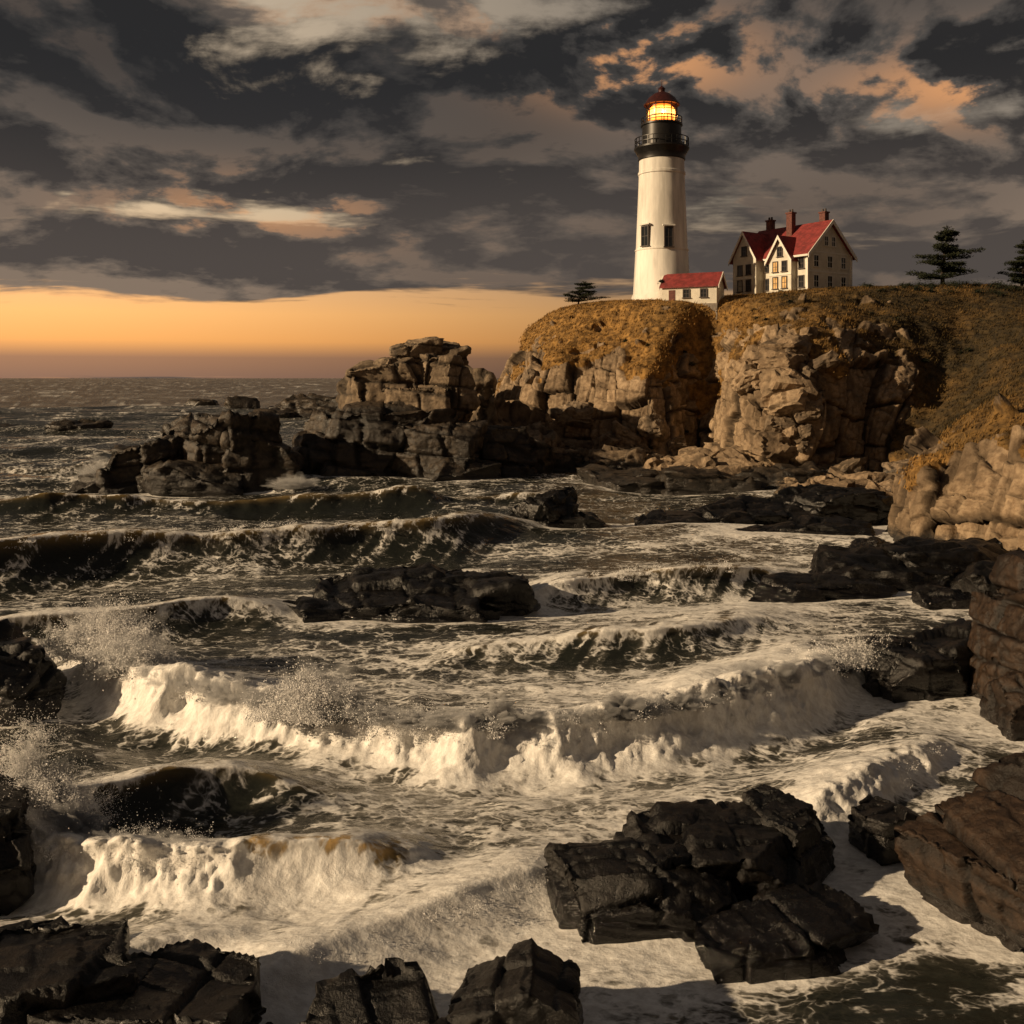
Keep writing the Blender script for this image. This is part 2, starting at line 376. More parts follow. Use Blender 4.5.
rock_obj('sea_rock',[B(-18.9,36.3,.5,2.5,1.9,1.7,.1,40,6,cell=1.5),B(-20.8,38,.6,2,2,1.8,.1,41,5)],M_dark)
rock_obj('sea_rock',[B(-12.9,23.7,.4,1.4,1.3,1.7,.2,42,6,cell=1.2)],M_dark)
rock_obj('foreground_rock',[B(-8.6,17.6,.45,1.9,1.7,1.35,.2,43,6,cell=1.7,tilt=(.05,.08)),B(-6.1,17.3,.35,1.7,1.5,1.4,-.2,44,6,cell=1.8,tilt=(0,-.12)),B(-4.4,16.6,.1,.9,.9,.9,.3,45,5),B(-9.5,19.6,.2,.9,.8,.8,.3,145,5)],M_dark)
rock_obj('foreground_rock',[B(-2.35,16.9,.15,1.3,1.1,1.1,.3,46,6,cell=1.3,box=.5,tilt=(.1,0))],M_dark)
rock_obj('foreground_rock',[B(.05,17.9,.25,1.25,1.1,1.15,-.1,47,6,cell=1.3,box=.9,nf=5),B(-.9,16.7,.2,.8,.7,.9,.2,48,5)],M_dark)
rock_obj('foreground_rock',[B(3.0,22.8,.2,2.0,1.4,1.0,.12,49,6,cell=1.3,tilt=(.06,.06)),B(5.5,24.1,.2,1.5,1.4,1.05,.1,50,6,cell=1.2,tilt=(.06,0)),B(6.8,24.9,.3,.9,1.1,1.1,.5,51,6,cell=.9),B(4.2,24.2,.25,1.6,1.2,1.0,.1,52,5,cell=1)],M_dark)
rock_obj('foreground_rock',[B(5.3,21.2,.0,1.5,1.0,.62,.25,53,6,cell=1.1),B(6.6,21.9,.0,1.1,1.0,.58,.3,54,5,cell=.9)],M_dark)
rock_obj('foreground_rock',[B(9.6,25.6,.2,.95,.95,.95,.3,55,6,cell=.9,box=.4)],M_dark)
rock_obj('boulder',[B(11.5,22.3,.5,1.75,1.8,1.9,.2,57,6,cell=1.7,box=.2,tilt=(.1,-.1),k=26),B(13.4,24,.8,2.,1.8,2.2,.25,58,6,cell=1.7,box=.3,k=26)],M_brown)
rock_obj('boulder',[B(10.9,18.9,.1,.7,.7,.8,.2,59,5)],M_brown)
rock_obj('rock_outcrop',[B(19.0,36.6,1.5,1.9,2.4,2.9,.2,60,6,cell=1.7,box=.3),B(20.8,38.8,2.5,2.2,2.4,3.0,.1,61,6,cell=1.8,box=.3),B(17.6,34.4,.5,1.1,1.2,1.3,.1,62,5,cell=1)],M_brown)
rock_obj('rock_outcrop',[B(15.4,38.6,.4,1.8,1.5,1.25,.1,63,6,cell=1.2),B(17.6,39.6,.5,1.7,1.6,1.4,.4,64,5,cell=1.2)],M_dark)
rock_obj('rock_outcrop',[B(17.2,55.5,.1,3.6,1.6,.75,.1,65,5,cell=1.3),B(21.5,58.5,.2,4.2,2.2,1.1,-.1,66,5,cell=1.5),B(26,60,.5,4.,2.4,1.4,.1,67,5,cell=1.5),
 B(22.8,52.8,.1,1.6,1.1,.8,.1,68,5),B(27.5,55,.4,3,2.0,1.3,.1,168,5,cell=1.2)],M_dark)
rock_obj('rock_shelf',[B(14.5,81,.1,5,3,.9,.1,69,5,cell=1.6),B(20,83,.2,6,4,1.3,.05,70,6,cell=1.8),B(24,76.5,.1,4,2.6,1.0,-.1,71,5,cell=1.5),
 B(27.5,86,.5,5.5,4.5,1.9,.2,72,6,cell=1.8),B(19,76,.0,3,1.4,.7,.0,73,5)],M_dark)
rock_obj('rock_shelf',[B(14,106,.1,5,3.4,1.4,.1,74,5,cell=2),B(20.5,105,.3,6,4,1.8,-.1,75,5,cell=2),B(28,108,.4,6,4,2.,.1,76,5,cell=2),B(12.5,112,.3,4,3,1.4,.1,77,5)],M_mid)
def field(name,n,fn,m,lvl=3,seed=0,smin=.5,smax=1.8):
    rr=random.Random(seed); L=[]
    for q in range(n):
        x,y=fn(rr); s=smin+(smax-smin)*rr.random()**2
        z=max(ground(x,y,-.3),-.3)
        big_=s>(smin+smax)*.5
        W,F,c,t,st_=rock_block((x,y,z+s*rr.uniform(.1,.45)),(s*rr.uniform(.8,1.4),s*rr.uniform(.8,1.2),s*rr.uniform(.55,.9)),rr.uniform(0,3),(rr.uniform(-.4,.4),rr.uniform(-.4,.4)),seed*50+q,lvl+1 if big_ else lvl,box=rr.uniform(.2,.7))
        L.append((W,F,c*.6,t*0+rr.random(),st_))
    pack(name,L,m,False)
def seg(a,b_,w):
    def f(r):
        t=r.random(); return a[0]+(b_[0]-a[0])*t+r.gauss(0,w),a[1]+(b_[1]-a[1])*t+r.gauss(0,w)
    return f
field('boulder_field',60,seg((10,131),(24,130),2.),M_stack,seed=1,smax=2.3)
field('boulder_field',80,seg((17,116),(32,116),3.),M_cliff,seed=2,smin=.8,smax=3.2)
field('boulder_field',130,seg((27,87),(38,106),2.6),M_cliff,seed=3,smax=2.2)
field('boulder_field',50,seg((30,112),(40,110),2.5),M_stack,seed=4,smax=2.2)
field('boulder_field',40,seg((22,68),(30,62),2.0),M_dark,seed=5,smax=1.5)
field('boulder_field',36,seg((-6,128),(6,140),3),M_stack,seed=6,smin=1,smax=3)
print('rocks',time.time()-T0)

# ------------------------------------------------------------------ sea
ys=[6.]
while ys[-1]<60: ys.append(ys[-1]*1.0031)
while ys[-1]<400: ys.append(ys[-1]*1.006)
while ys[-1]<40000: ys.append(ys[-1]*1.06)
ys=np.array(ys); nr=len(ys); nc=860
uu_=np.linspace(-1,1,nc)
X=(uu_[:,None]*(0.66*ys+12)[None,:]); Y=np.repeat(ys[None],nc,0)
x=X.ravel(); y=Y.ravel()
gx=np.arange(-70,71,1.); gy=np.arange(5,181,1.); GX,GY=np.meshgrid(gx,gy,indexing='ij')
dist=np.full(GX.shape,99.)
fp=FOOT[::4]
for k in range(0,len(fp)): dist=np.minimum(dist,np.hypot(GX-fp[k,0],GY-fp[k,1]))
def ell(px,py,R):
    cx,cy,a,b_,r=R; dx=px-cx; dy=py-cy; c,s=math.cos(r),math.sin(r)
    q=np.sqrt(((dx*c+dy*s)/a)**2+((-dx*s+dy*c)/b_)**2)
    return (q-1)*min(a,b_)
def samp(A,x,y):
    fx=np.clip((x+70),0,139.99); fy=np.clip((y-5),0,174.99); i=fx.astype(int); j=fy.astype(int); tx=fx-i; ty=fy-j
    return A[i,j]*(1-tx)*(1-ty)+A[i+1,j]*tx*(1-ty)+A[i,j+1]*(1-tx)*ty+A[i+1,j+1]*tx*ty
dcoast=samp(dist,x,y)
drock=np.full(len(x),99.)
near=y<160
xn,yn=x[near],y[near]; dr=np.full(len(xn),99.)
for R in ROCKS: dr=np.minimum(dr,ell(xn,yn,R))
drock[near]=dr
dshore=np.minimum(np.where(near,dcoast,99),drock)
fade=np.clip(260/y,0,1)
wx=fbm2(x*.06,y*.06,2,5)*3; wy=fbm2(x*.06,y*.06,2,9)*3
xw=x+wx; yw=y+wy
z=np.zeros_like(x)
farm=sst(y,60,95)
for (wl,amp,ang,ph) in [(34,.55,.10,0),(23,.4,-.12,1.),(15,.28,.22,2.),(11,.20,-.3,.5)]:
    k=2*math.pi/wl; ph_=k*(y*math.cos(ang)+x*math.sin(ang)+wy*1.2)+ph
    s=np.sin(ph_); z+= (amp*(np.exp(s-1)*2-1))*(.2+.8*farm)*fade
calm=sst(dshore,.0,2.5)*.7+.3
rg=ridged2(xw*.10,yw*.20,3,21)
z+=(.15+.17*farm)*rg*calm*(1-sst(y,400,1200))
z+=.045*ridged2(xw*.38,yw*.75,2,31)*calm*(1-sst(y,80,240))
z+=.045*fbm2(xw*.9,yw*1.6,3,37)*calm*(1-sst(y,60,160))
caps=sst(rg+.35*fbm2(xw*.05,yw*.09,2,47),.42,.78)
foam=np.zeros_like(x); lip=np.zeros_like(x); dyx=np.zeros_like(x)
nearw=1-sst(y,50,100)
coastw=1-sst(dcoast,3,26)
fl=fbm2(x*.05,y*.07,3,301)*9
A1=fbm2(xw*.10,yw*.19,3,61); A2=fbm2((xw+fl)*.16,(yw*1.0+fl*.4)*.8,4,66,.6)
foam+= (.18*nearw+.02)+.46*A1*(.35+.65*nearw)+.36*A2+.26*coastw*(y<170)+.30*caps*(y>40)
foam+= .7*np.exp(-np.clip(dshore,0,99)/.9)*(y<170)
foam+= .30*np.exp(-(((x-9)/7)**2+((y-46)/7)**2))+.28*np.exp(-(((x-3)/8)**2+((y-29)/3)**2))+.18*np.exp(-(((x+3)/5)**2+((y-21)/3)**2))
foam-= .55*np.exp(-(((x-9)/5)**2+((y-19)/2.4)**2))
WAVES=[
 dict(p=[(-60,50),(-45,56),(-31,60.5),(-27,64),(-12.6,69.5),(-5.8,71),(-1,76),(4,80)],A=2.4,wf=2.0,wb=5.5,foam=.05,push=1.7,xr=(-60,0),tp=6,lip=1.2,wob=.35,ea=.2),
 dict(p=[(-3,52),(1,54),(6,56.5),(10.7,57.5),(16.2,59),(20,62)],A=1.5,wf=1.2,wb=3.2,foam=.2,push=1.2,xr=(1,16),tp=3,lip=1.1,wob=.5,ea=.25),
 dict(p=[(-28,46),(-18,41.7),(-13,36.5),(-8.6,33.6),(-5.8,32.4),(-1.9,31.4),(2.8,32.),(6.2,33.6),(10.3,36.6),(14.3,40.5),(20,44)],A=1.6,wf=.95,wb=2.1,foam=1.5,push=.55,xr=(-17.5,13.5),tp=3,lip=0,wob=1.1,ea=.55),
 dict(p=[(-20,24),(-13,26.3),(-11,27.3),(-9,28.8),(-7.4,29.5),(-5.5,29.2),(-3,28)],A=1.0,wf=1.1,wb=2.0,foam=.2,push=.8,xr=(-15,-6),tp=2.5,lip=.6,wob=.7,ea=.3),
 dict(p=[(-20,27),(-13,25.6),(-9.8,24.4),(-6.8,23.9),(-4.3,24.2),(-2.,24.9),(0,25.5)],A=1.1,wf=.75,wb=1.3,foam=1.3,push=.6,xr=(-16,-2.6),tp=1.5,lip=0,backlit=(-6.9,-2.2),wob=.8,ea=.4),
 dict(p=[(-9,16),(-5.7,18.6),(-3.8,20.6),(-1.8,22.3),(.4,23.8),(2.2,24.6),(5,26)],A=.62,wf=.8,wb=1.3,foam=.55,push=.5,xr=(-6.5,1.4),tp=1.5,lip=.6,wob=.8,ea=.4),
 dict(p=[(5,26),(7.4,27),(9.9,28.8),(13,31.4),(17,35)],A=.65,wf=.7,wb=1.4,foam=.8,push=.3,xr=(7.5,14),tp=1.5,lip=.1,wob=.8,ea=.4),
 dict(p=[(-30,42),(-20,46),(-14,49),(-9,50)],A=1.3,wf=1.4,wb=3.0,foam=.05,push=1.1,xr=(-26,-11),tp=3,lip=1.1,wob=.4,ea=.2),
 dict(p=[(-90,82),(-40,88),(-20,92),(0,97),(15,102)],A=1.4,wf=1.8,wb=6,foam=.15,push=1.1,xr=(-80,8),tp=8,lip=.6,wob=.6,ea=.4),
 dict(p=[(-90,125),(-60,128),(-48,132),(-30,140)],A=1.4,wf=2.4,wb=7,foam=.35,push=.8,xr=(-90,-50),tp=8,lip=.2,wob=.8,ea=.4),
 dict(p=[(-4,42),(2,43.5),(8,45),(14,49)],A=.9,wf=1.1,wb=2.6,foam=.2,push=.7,xr=(-2,13),tp=3,lip=.8,wob=.6,ea=.3),
 dict(p=[(-12,19),(-9,20.2),(-6,21.6),(-3,23)],A=.45,wf=.6,wb=1.3,foam=.35,push=.3,xr=(-11,-6),tp=1.5,lip=.2,wob=.8,ea=.4),
 dict(p=[(6,38),(10,41),(14,44.5)],A=.5,wf=.8,wb=1.8,foam=.5,push=.4,xr=(6,13),tp=2,lip=.3,wob=.6,ea=.3),
]
for k,W in enumerate(WAVES):
    px=np.array([a for a,_ in W['p']],float); py=np.array([b_ for _,b_ in W['p']],float)
    xs=np.linspace(px[0],px[-1],400); yi=np.interp(xs,px,py); ker=np.hanning(41); ker/=ker.sum()
    yi=np.convolve(np.pad(yi,20,'edge'),ker,'valid'); W['xs']=xs; W['ys']=yi
    sl=np.gradient(yi,xs)
    m=(x>W['xr'][0]-8)&(x<W['xr'][1]+8)&(y<200)
    xx=x[m]; yy=y[m]
    wob=fbm2(xx*.22+k*9,yy*.08,3,80+k)*W['wob']*min(1.6,W['wb']/2.)
    c=np.interp(xx,xs,yi)+wob; cs=1/np.sqrt(1+np.interp(xx,xs,sl)**2)
    s=(c-yy)*cs
    env=sst(xx,W['xr'][0]-W['tp'],W['xr'][0]+W['tp'])*(1-sst(xx,W['xr'][1]-W['tp'],W['xr'][1]+W['tp']))
    env=env*(.9+W['ea']*fbm2(xx*.2,yy*0+k,2,120+k))
    if 'backlit' in W: ge=sst(xx,W['backlit'][0],W['backlit'][0]+1)*(1-sst(xx,W['backlit'][1]-1,W['backlit'][1]))
    else: ge=0*xx
    prof=np.where(s>0,np.exp(-(np.abs(s)/W['wf'])**1.7),1/(1+(s/W['wb'])**2)*np.exp(-(s/(W['wb']*2))**2))
    h=W['A']*prof*env
    tr=-.22*W['A']*np.exp(-((s-W['wf']*2.3)/(W['wf']*1.3))**2)*env
    z[m]+=h+tr
    dyx[m]-=W['push']*np.clip(prof,0,1)**3*env*cs
    fz=np.exp(-np.clip(s-W['wf']*.9,0,99)/.45)*np.where(s<-.2,np.exp((s+.2)/(W['wb']*.9)),1)*env
    if W['foam']>.6:
        core=np.exp(-np.clip(s-W['wf']*1.0,0,99)/.35)*np.where(s<0,np.exp(s/(W['wb']*.5)),1)*env
        lump=fbm2(xx*.8,yy*.8,3,140+k,.5)*.42+ridged2(xx*2.1,yy*2.1,3,150+k,.6)*.11+fbm2(xx*6.,yy*6.,2,160+k,.6)*.07
        la=core*lump*min(1.,W['A'])*(1-.85*ge)
        z[m]+=la*1.0; dyx[m]-=la*1.3*cs
        foam[m]+=W['foam']*core+.5*fz
    else:
        foam[m]+=W['foam']*fz
        if W['foam']<.3: foam[m]-=.34*np.exp(-((s-W['wf']*.9)/(W['wf']*1.1))**2)*env
    stq=fbm2(xx*1.9+s*1.1,yy*.10,3,180+k)
    foam[m]+=.9*stq*np.exp(-((s-W['wf']*.1)/(W['wf']*2.1))**2)*env
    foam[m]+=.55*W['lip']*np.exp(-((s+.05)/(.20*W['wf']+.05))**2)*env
    lp=W['lip']*np.exp(-((s+.05)/(.34*W['wf']))**2)*env  # crest mask for the painted light-through-water tint
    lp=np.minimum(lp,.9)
    if 'backlit' in W:
        lp=lp+1.5*ge*np.exp(-((s-.1)/.7)**2); foam[m]-=(1.72+.5*fbm2(xx*2.2,yy*.5,3,777))*ge*np.exp(-((s-.2)/.6)**2)  # stretch painted as backlit water; foam thinned so the gold shows
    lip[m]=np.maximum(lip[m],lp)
foam=np.where(y>170,np.clip(.0+.3*A1+.42*caps,-.5,1),foam)
V=np.stack([x,y+dyx,z],1)
mw,g,b=mat('sea_water'); Pn=g.geo(); px_,py_,pz_=g.sep(Pn)
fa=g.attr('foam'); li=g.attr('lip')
flat=g.comb(px_,g.m('MULTIPLY',py_,1.35),g.m('MULTIPLY',pz_,.6))
wv=g.vm('ADD',flat,g.vm('SCALE',g.vm('SUBTRACT',g.noise(flat,.5,4,.58,out=1),(.5,.5,.5)),scale=3.8))
v1=g.rng(g.vor(wv,.6,'DISTANCE_TO_EDGE'),0,.13,1.,0.,'LINEAR')
v2=g.rng(g.vor(wv,1.8,'DISTANCE_TO_EDGE'),0,.19,1.,0.,'LINEAR')
fn=g.noise(flat,3.4,6,.70)
str_=g.noise(g.vm('MULTIPLY',wv,(.26,1.5,1.)),1.1,5,.62)
lace=g.m('ADD',g.m('ADD',g.m('MULTIPLY',v1,.40),g.m('MULTIPLY',v2,.30)),g.m('MULTIPLY',g.m('SUBTRACT',fn,.5),.45))
lace=g.m('ADD',lace,g.m('MULTIPLY',g.m('SUBTRACT',str_,.5),1.15))
ff=g.rng(g.m('ADD',fa,lace),.40,1.0)
thin=g.rng(g.m('ADD',fa,g.m('MULTIPLY',lace,.5)),.0,.9,0.,.5)
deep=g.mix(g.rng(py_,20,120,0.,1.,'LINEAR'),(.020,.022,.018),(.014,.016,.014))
deep=g.mix(li,deep,(.24,.165,.060))  # amber painted into the lip colour as light passing through thin water
deep=g.mix(g.rng(li,.95,1.6),deep,(.58,.38,.15))  # brighter gold where the lip is painted as backlit
wc=g.mix(thin,deep,(.25,.23,.19))
fc=g.mix(g.rng(fn,.35,.65),(.68,.66,.63),(.93,.92,.89))
col=g.mix(ff,wc,fc)
wr=g.rng(py_,25,260,.08,.30,'LINEAR')
rough=g.m('ADD',g.m('MULTIPLY',ff,g.m('SUBTRACT',.75,wr)),wr)
hh=g.m('ADD',g.m('MULTIPLY',g.noise(g.vm('MULTIPLY',Pn,(.7,1.3,1)),1.4,6,.5),.40),g.m('MULTIPLY',fn,g.m('ADD',g.m('MULTIPLY',g.m('MAXIMUM',fa,0.),.12),.015)))
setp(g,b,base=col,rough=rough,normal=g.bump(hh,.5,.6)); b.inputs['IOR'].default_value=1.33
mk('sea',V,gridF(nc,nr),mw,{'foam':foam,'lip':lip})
print('sea',nc,nr,time.time()-T0)

# ------------------------------------------------------------------ spray : mist volumes + droplets
SPR=bpy.data.objects.new('sea_spray',None); COL.objects.link(SPR)
def volmat(name,dens):
    m=bpy.data.materials.new(name); m.use_nodes=True; nt=m.node_tree; nt.nodes.clear()
    o=nt.nodes.new('ShaderNodeOutputMaterial'); v=nt.nodes.new('ShaderNodeVolumeScatter')
    v.inputs['Color'].default_value=(1,1,1,1); v.inputs['Density'].default_value=dens; v.inputs['Anisotropy'].default_value=.0
    nt.links.new(v.outputs[0],o.inputs['Volume']); return m
MV=[volmat('mist_thin',.8),volmat('mist',2.8),volmat('mist_dense',7.0)]
def puff(cx,cy,cz,sx,sy,sz,seed,mv,lvl=5):
    D,F=ico(lvl); f=fbm(D*1.3+seed*3.1,3,900+seed); sp=fbm(D*3.6+seed,4,950+seed,.62)
    R=np.clip(.78+.5*f+.85*np.abs(sp)**.8*np.sign(sp)*(.6+.6*np.clip(D[:,2],0,1)),.12,2.2)
    W=D*R[:,None]*np.array([sx,sy,sz]); W[:,2]=np.where(W[:,2]<0,W[:,2]*.5,W[:,2])
    mk('mist_puff',W+np.array([cx,cy,cz]),F,mv,parent=SPR)
rr=random.Random(4); sd_=0
for (cx,cy,cz,sx,sy,sz) in [(-16.6,39.8,1.3,1.9,.9,1.3),(-14.4,37.4,1.2,1.3,.7,.9),(-6.8,32.4,1.2,1.2,.6,1.05),(-5.5,32.2,1.2,.9,.5,.6),(12.6,38.6,.9,1.2,.6,.6),
     (-12.2,25.6,1.1,1.2,.8,1.35),(-10.9,24.7,.8,.8,.6,.8),(-46,110,.8,2.6,1.2,1.6),(-24,107,.4,2.6,1,.9)]:
    puff(cx,cy,cz,sx,sy,sz,sd_,MV[1] if cy<80 else MV[0]); sd_+=1
    puff(cx+.1,cy,cz-.1,sx*.6,sy*.6,sz*.65,sd_,MV[2] if cy<80 else MV[1]); sd_+=1
    if cy>30: puff(cx+.4*sx,cy+.3,cz+.2*sz,sx*1.2,sy*1.2,sz*1.15,sd_,MV[0])
    sd_+=1
def crest(k,xx): W=WAVES[k]; return float(np.interp(xx,W['xs'],W['ys']))
xx=-13.
while xx<12:
    s_=rr.uniform(.5,1.0); puff(xx,crest(2,xx)-.45,1.3,s_*1.2,s_*.65,s_*rr.uniform(.45,.85),sd_,MV[rr.choice([1,1,2])],4); sd_+=1; xx+=s_*1.3
xx=-11.
while xx<-7:
    s_=rr.uniform(.4,.6); puff(xx,crest(4,xx)-.3,.85,s_*1.2,s_*.6,s_*.6,sd_,MV[1],4); sd_+=1; xx+=s_*1.5
ms,g,b=mat('spray_droplets'); setp(g,b,base=(.96,.95,.94),rough=.6,spec=.2)
pts=[];rad=[]
def burst(cx,cy,cz,sx,sy,sz,n,lump=14,r=.011):
    C=RNG.normal(0,1,(lump,3))*np.array([sx,sy,sz])*.55; C[:,2]=np.abs(C[:,2])*1.1
    C2=C[RNG.integers(0,lump,lump*8)]+RNG.normal(0,1,(lump*8,3))*np.array([sx,sy,sz])*.3
    q=C2[RNG.integers(0,len(C2),n)]+RNG.normal(0,1,(n,3))*RNG.gamma(1.4,.14,(n,1))*np.array([sx,sy,sz]).mean()
    q[:,2]=np.abs(q[:,2]); pts.append(q+np.array([cx,cy,cz])); rad.append(RNG.gamma(2,r*.35,n)+.003)
def along(k,x0,x1,n,zz,sz,r=.011,ahead=.3):
    m=n//200
    for q in range(m):
        xx=RNG.uniform(x0,x1); yy=crest(k,xx)-ahead+RNG.normal(0,.35)
        f=.35+1.3*RNG.random()**3
        burst(xx,yy,zz*(.6+.4*RNG.random()),.4,.3,sz*f,200,5,r)
along(2,-16,12,36000,1.3,.38,.009)
along(0,-45,-4,12000,2.2,.22,.013,1.2)
along(1,2,14,6000,1.3,.2,.012,.8)
along(4,-13.5,-7,12000,.8,.3,.006)
along(5,-5.5,1,5000,.4,.16,.005)
along(6,8,13.5,4000,.4,.2,.006)
for (cx,cy,cz,sx,sy,sz,n) in [(-16.3,39.5,.9,1.5,.7,1.3,52000),(-14.6,37.5,.9,1.2,.6,.9,26000),(-6.6,32.2,1.1,1.1,.5,.9,26000),(12.6,38.6,.9,1.2,.5,.6,8000),(-12.2,25.4,.7,1.1,.6,1.25,70000)]:
    burst(cx,cy,cz,sx,sy,sz,n,26,.012 if cy>30 else .007)
Q=np.concatenate(pts); Rr=np.minimum(np.concatenate(rad),.03)
tet=np.array([[1,1,1],[1,-1,-1],[-1,1,-1],[-1,-1,1]])/1.2
V=(Q[:,None,:]+tet[None]*Rr[:,None,None]).reshape(-1,3)
tf=np.array([[0,1,2],[0,3,1],[0,2,3],[1,3,2]]); Fq=(np.arange(len(Q))[:,None,None]*4+tf[None]).reshape(-1,3)
mk('droplets',V,Fq,ms,parent=SPR)
print('spray',len(Q),sd_,time.time()-T0)

# ------------------------------------------------------------------ buildings
M_white=simple('weathered_white_paint',(.74,.71,.65),.6,.28,.6,.01,streak=True)
M_wall=simple('cream_clapboard',(.74,.70,.60),.7,.15,.8,0)
g=G(M_wall.node_tree); b=M_wall.node_tree.nodes['Principled BSDF']
zz=g.sep(g.geo())[2]; saw=g.m('FRACT',g.m('MULTIPLY',zz,4.5)); setp(g,b,normal=g.bump(saw,.8,.05))
M_red=simple('red_roof',(.22,.032,.030),.6,.4,1.2,0)
g=G(M_red.node_tree); b=M_red.node_tree.nodes['Principled BSDF']
zz=g.sep(g.geo())[2]; saw=g.m('FRACT',g.m('MULTIPLY',zz,3.2)); setp(g,b,normal=g.bump(g.m('ADD',saw,g.m('MULTIPLY',g.noise(g.geo(),5,3),.8)),.8,.06))
M_black=simple('black_iron',(.018,.017,.017),.4,.3,2,metal=.3)
M_trim=simple('dark_trim',(.06,.045,.04),.6)
M_wtrim=simple('white_trim',(.76,.73,.66),.55,.12)
M_brick=simple('chimney_brick',(.13,.045,.034),.8,.4,4)
M_stone=simple('foundation_stone',(.22,.19,.16),.85,.35,2)
M_glass,g,b=mat('window_glass'); setp(g,b,base=(.02,.022,.025),rough=.08)
M_lit,g,b=mat('lit_window'); setp(g,b,base=(.4,.25,.1),rough=.3,emc=(1,.50,.15),ems=g.rng(g.noise(g.geo(),1.5,3),.3,.7,.15,.6))
M_domered=simple('lantern_roof',(.05,.012,.011),.45,.3,2,metal=.2)
class Parts:
    def __init__(s,name,loc,rot=0):
        s.e=bpy.data.objects.new(name,None); COL.objects.link(s.e); s.e.location=loc; s.e.rotation_euler=(0,0,rot); s.d={}
    def add(s,part,V,F,m,smooth=False):
        if part not in s.d: s.d[part]=[[],[],[],[],0,smooth]
        D=s.d[part]
        if m not in D[2]: D[2].append(m)
        o=D[4]; D[0]+= [tuple(v) for v in V]; D[1]+=[[i+o for i in f] for f in F]; D[3]+=[D[2].index(m)]*len(F); D[4]+=len(V)
    def box(s,part,c,sz,m,n=None):
        n=Vector(n or (0,-1,0)).normalized(); r=Vector((0,0,1)).cross(n)
        u=Vector((0,0,1)); c=Vector(c); V=[]
        for a in (-1,1):
            for b_ in (-1,1):
                for e in (-1,1): V.append(c+r*(a*sz[0]/2)+n*(b_*sz[1]/2)+u*(e*sz[2]/2))
        s.add(part,V,[(0,1,3,2),(4,6,7,5),(0,4,5,1),(2,3,7,6),(0,2,6,4),(1,5,7,3)],m)
    def prism(s,part,tri,d0,d1,axis,m):
        n=len(tri); V=[]
        for d_ in (d0,d1):
            for a,z_ in tri: V.append((d_,a,z_) if axis=='x' else (a,d_,z_))
        F=[list(range(n)),list(range(2*n-1,n-1,-1))]+[[i,(i+1)%n,n+(i+1)%n,n+i] for i in range(n)]
        s.add(part,V,F,m)
    def lathe(s,part,prof,m,seg=48,smooth=True,c=(0,0)):
        V=[];F=[]
        for r,z_ in prof:
            for k in range(seg):
                a=2*math.pi*k/seg; V.append((c[0]+r*math.cos(a),c[1]+r*math.sin(a),z_))
        for i in range(len(prof)-1):
            for k in range(seg): F.append([i*seg+k,i*seg+(k+1)%seg,(i+1)*seg+(k+1)%seg,(i+1)*seg+k])
        s.add(part,V,F,m,smooth)
    def done(s):
        for p,D in s.d.items(): 
            o=mk(p,D[0],D[1],D[2],smooth=D[5],parent=s.e,fm=D[3])
            if D[5]:
                bm=bmesh.new(); bm.from_mesh(o.data)
                for e in bm.edges:
                    if len(e.link_faces)==2 and e.calc_face_angle(0)>.6: e.smooth=False
                bm.to_mesh(o.data); bm.free()
    def window(s,c,w,h,n,lit=False,trim=None,mull=True):
        trim=trim or M_wtrim; n=Vector(n).normalized(); c=Vector(c); r=Vector((0,0,1)).cross(n)
        s.box('window_glass_panes',c+n*.02,(w,.04,h),M_lit if lit else M_glass,n)
        t=.14
        for sg in (-1,1):
            s.box('window_frames',c+r*sg*(w/2+t/2)+n*.05,(t,.16,h+2*t),trim,n)
        s.box('window_frames',c+Vector((0,0,h/2+t/2))+n*.06,(w,.17,t),trim,n)
        s.box('window_frames',c-Vector((0,0,h/2+t/2))+n*.10,(w+.5,.28,t*.9),trim,n)
        if mull:
            s.box('window_frames',c+n*.055,(w,.05,.07),trim,n)
            s.box('window_frames',c+n*.06,(.06,.05,h),trim,n)
LX,LY=23.2,155.; LZ=24.0
L=Parts('lighthouse',(LX,LY,LZ))
L.lathe('tower',[(4.65,-3),(4.65,.5),(4.45,.9),(4.4,1.0),(4.05,7.5),(4.02,7.55),(4.12,7.6),(4.12,7.85),(3.98,7.9),(3.68,15),(3.52,19.3),(3.65,19.4),(3.65,19.75),(3.5,19.85),(3.46,21.6)],M_white,64)
L.lathe('gallery_corbel',[(3.47,21.6),(3.62,21.7),(3.62,22.3),(3.8,22.6),(4.2,23.3),(4.25,23.35),(4.25,23.6),(2.9,23.6)],M_black,48)
L.lathe('watch_room',[(3.05,23.6),(3.0,26.9),(3.2,27.0),(3.2,27.25),(2.4,27.25)],M_black,48)
for z0,R0,nn,hh_ in ((23.6,4.12,28,1.35),(27.25,3.1,22,.95)):
    for k in range(nn):
        a=2*math.pi*k/nn; L.box('gallery_railing',(R0*math.cos(a),R0*math.sin(a),z0+hh_/2),(.10,.10,hh_),M_black,(math.cos(a),math.sin(a),0))
    for fz_ in (.5,1.):
        L.lathe('gallery_rail_ring',[(R0-.06,z0+hh_*fz_-.05),(R0+.06,z0+hh_*fz_-.05),(R0+.06,z0+hh_*fz_+.05),(R0-.06,z0+hh_*fz_+.05),(R0-.06,z0+hh_*fz_-.05)],M_black,40)
M_lens,g,b=mat('lamp_lens')
zl=g.sep(g.geo())[2]; band=g.m('ABSOLUTE',g.m('SINE',g.m('MULTIPLY',zl,7.)))
gz=g.rng(g.m('ABSOLUTE',g.m('SUBTRACT',zl,LZ+28.8)),.1,1.5,1.,0.)
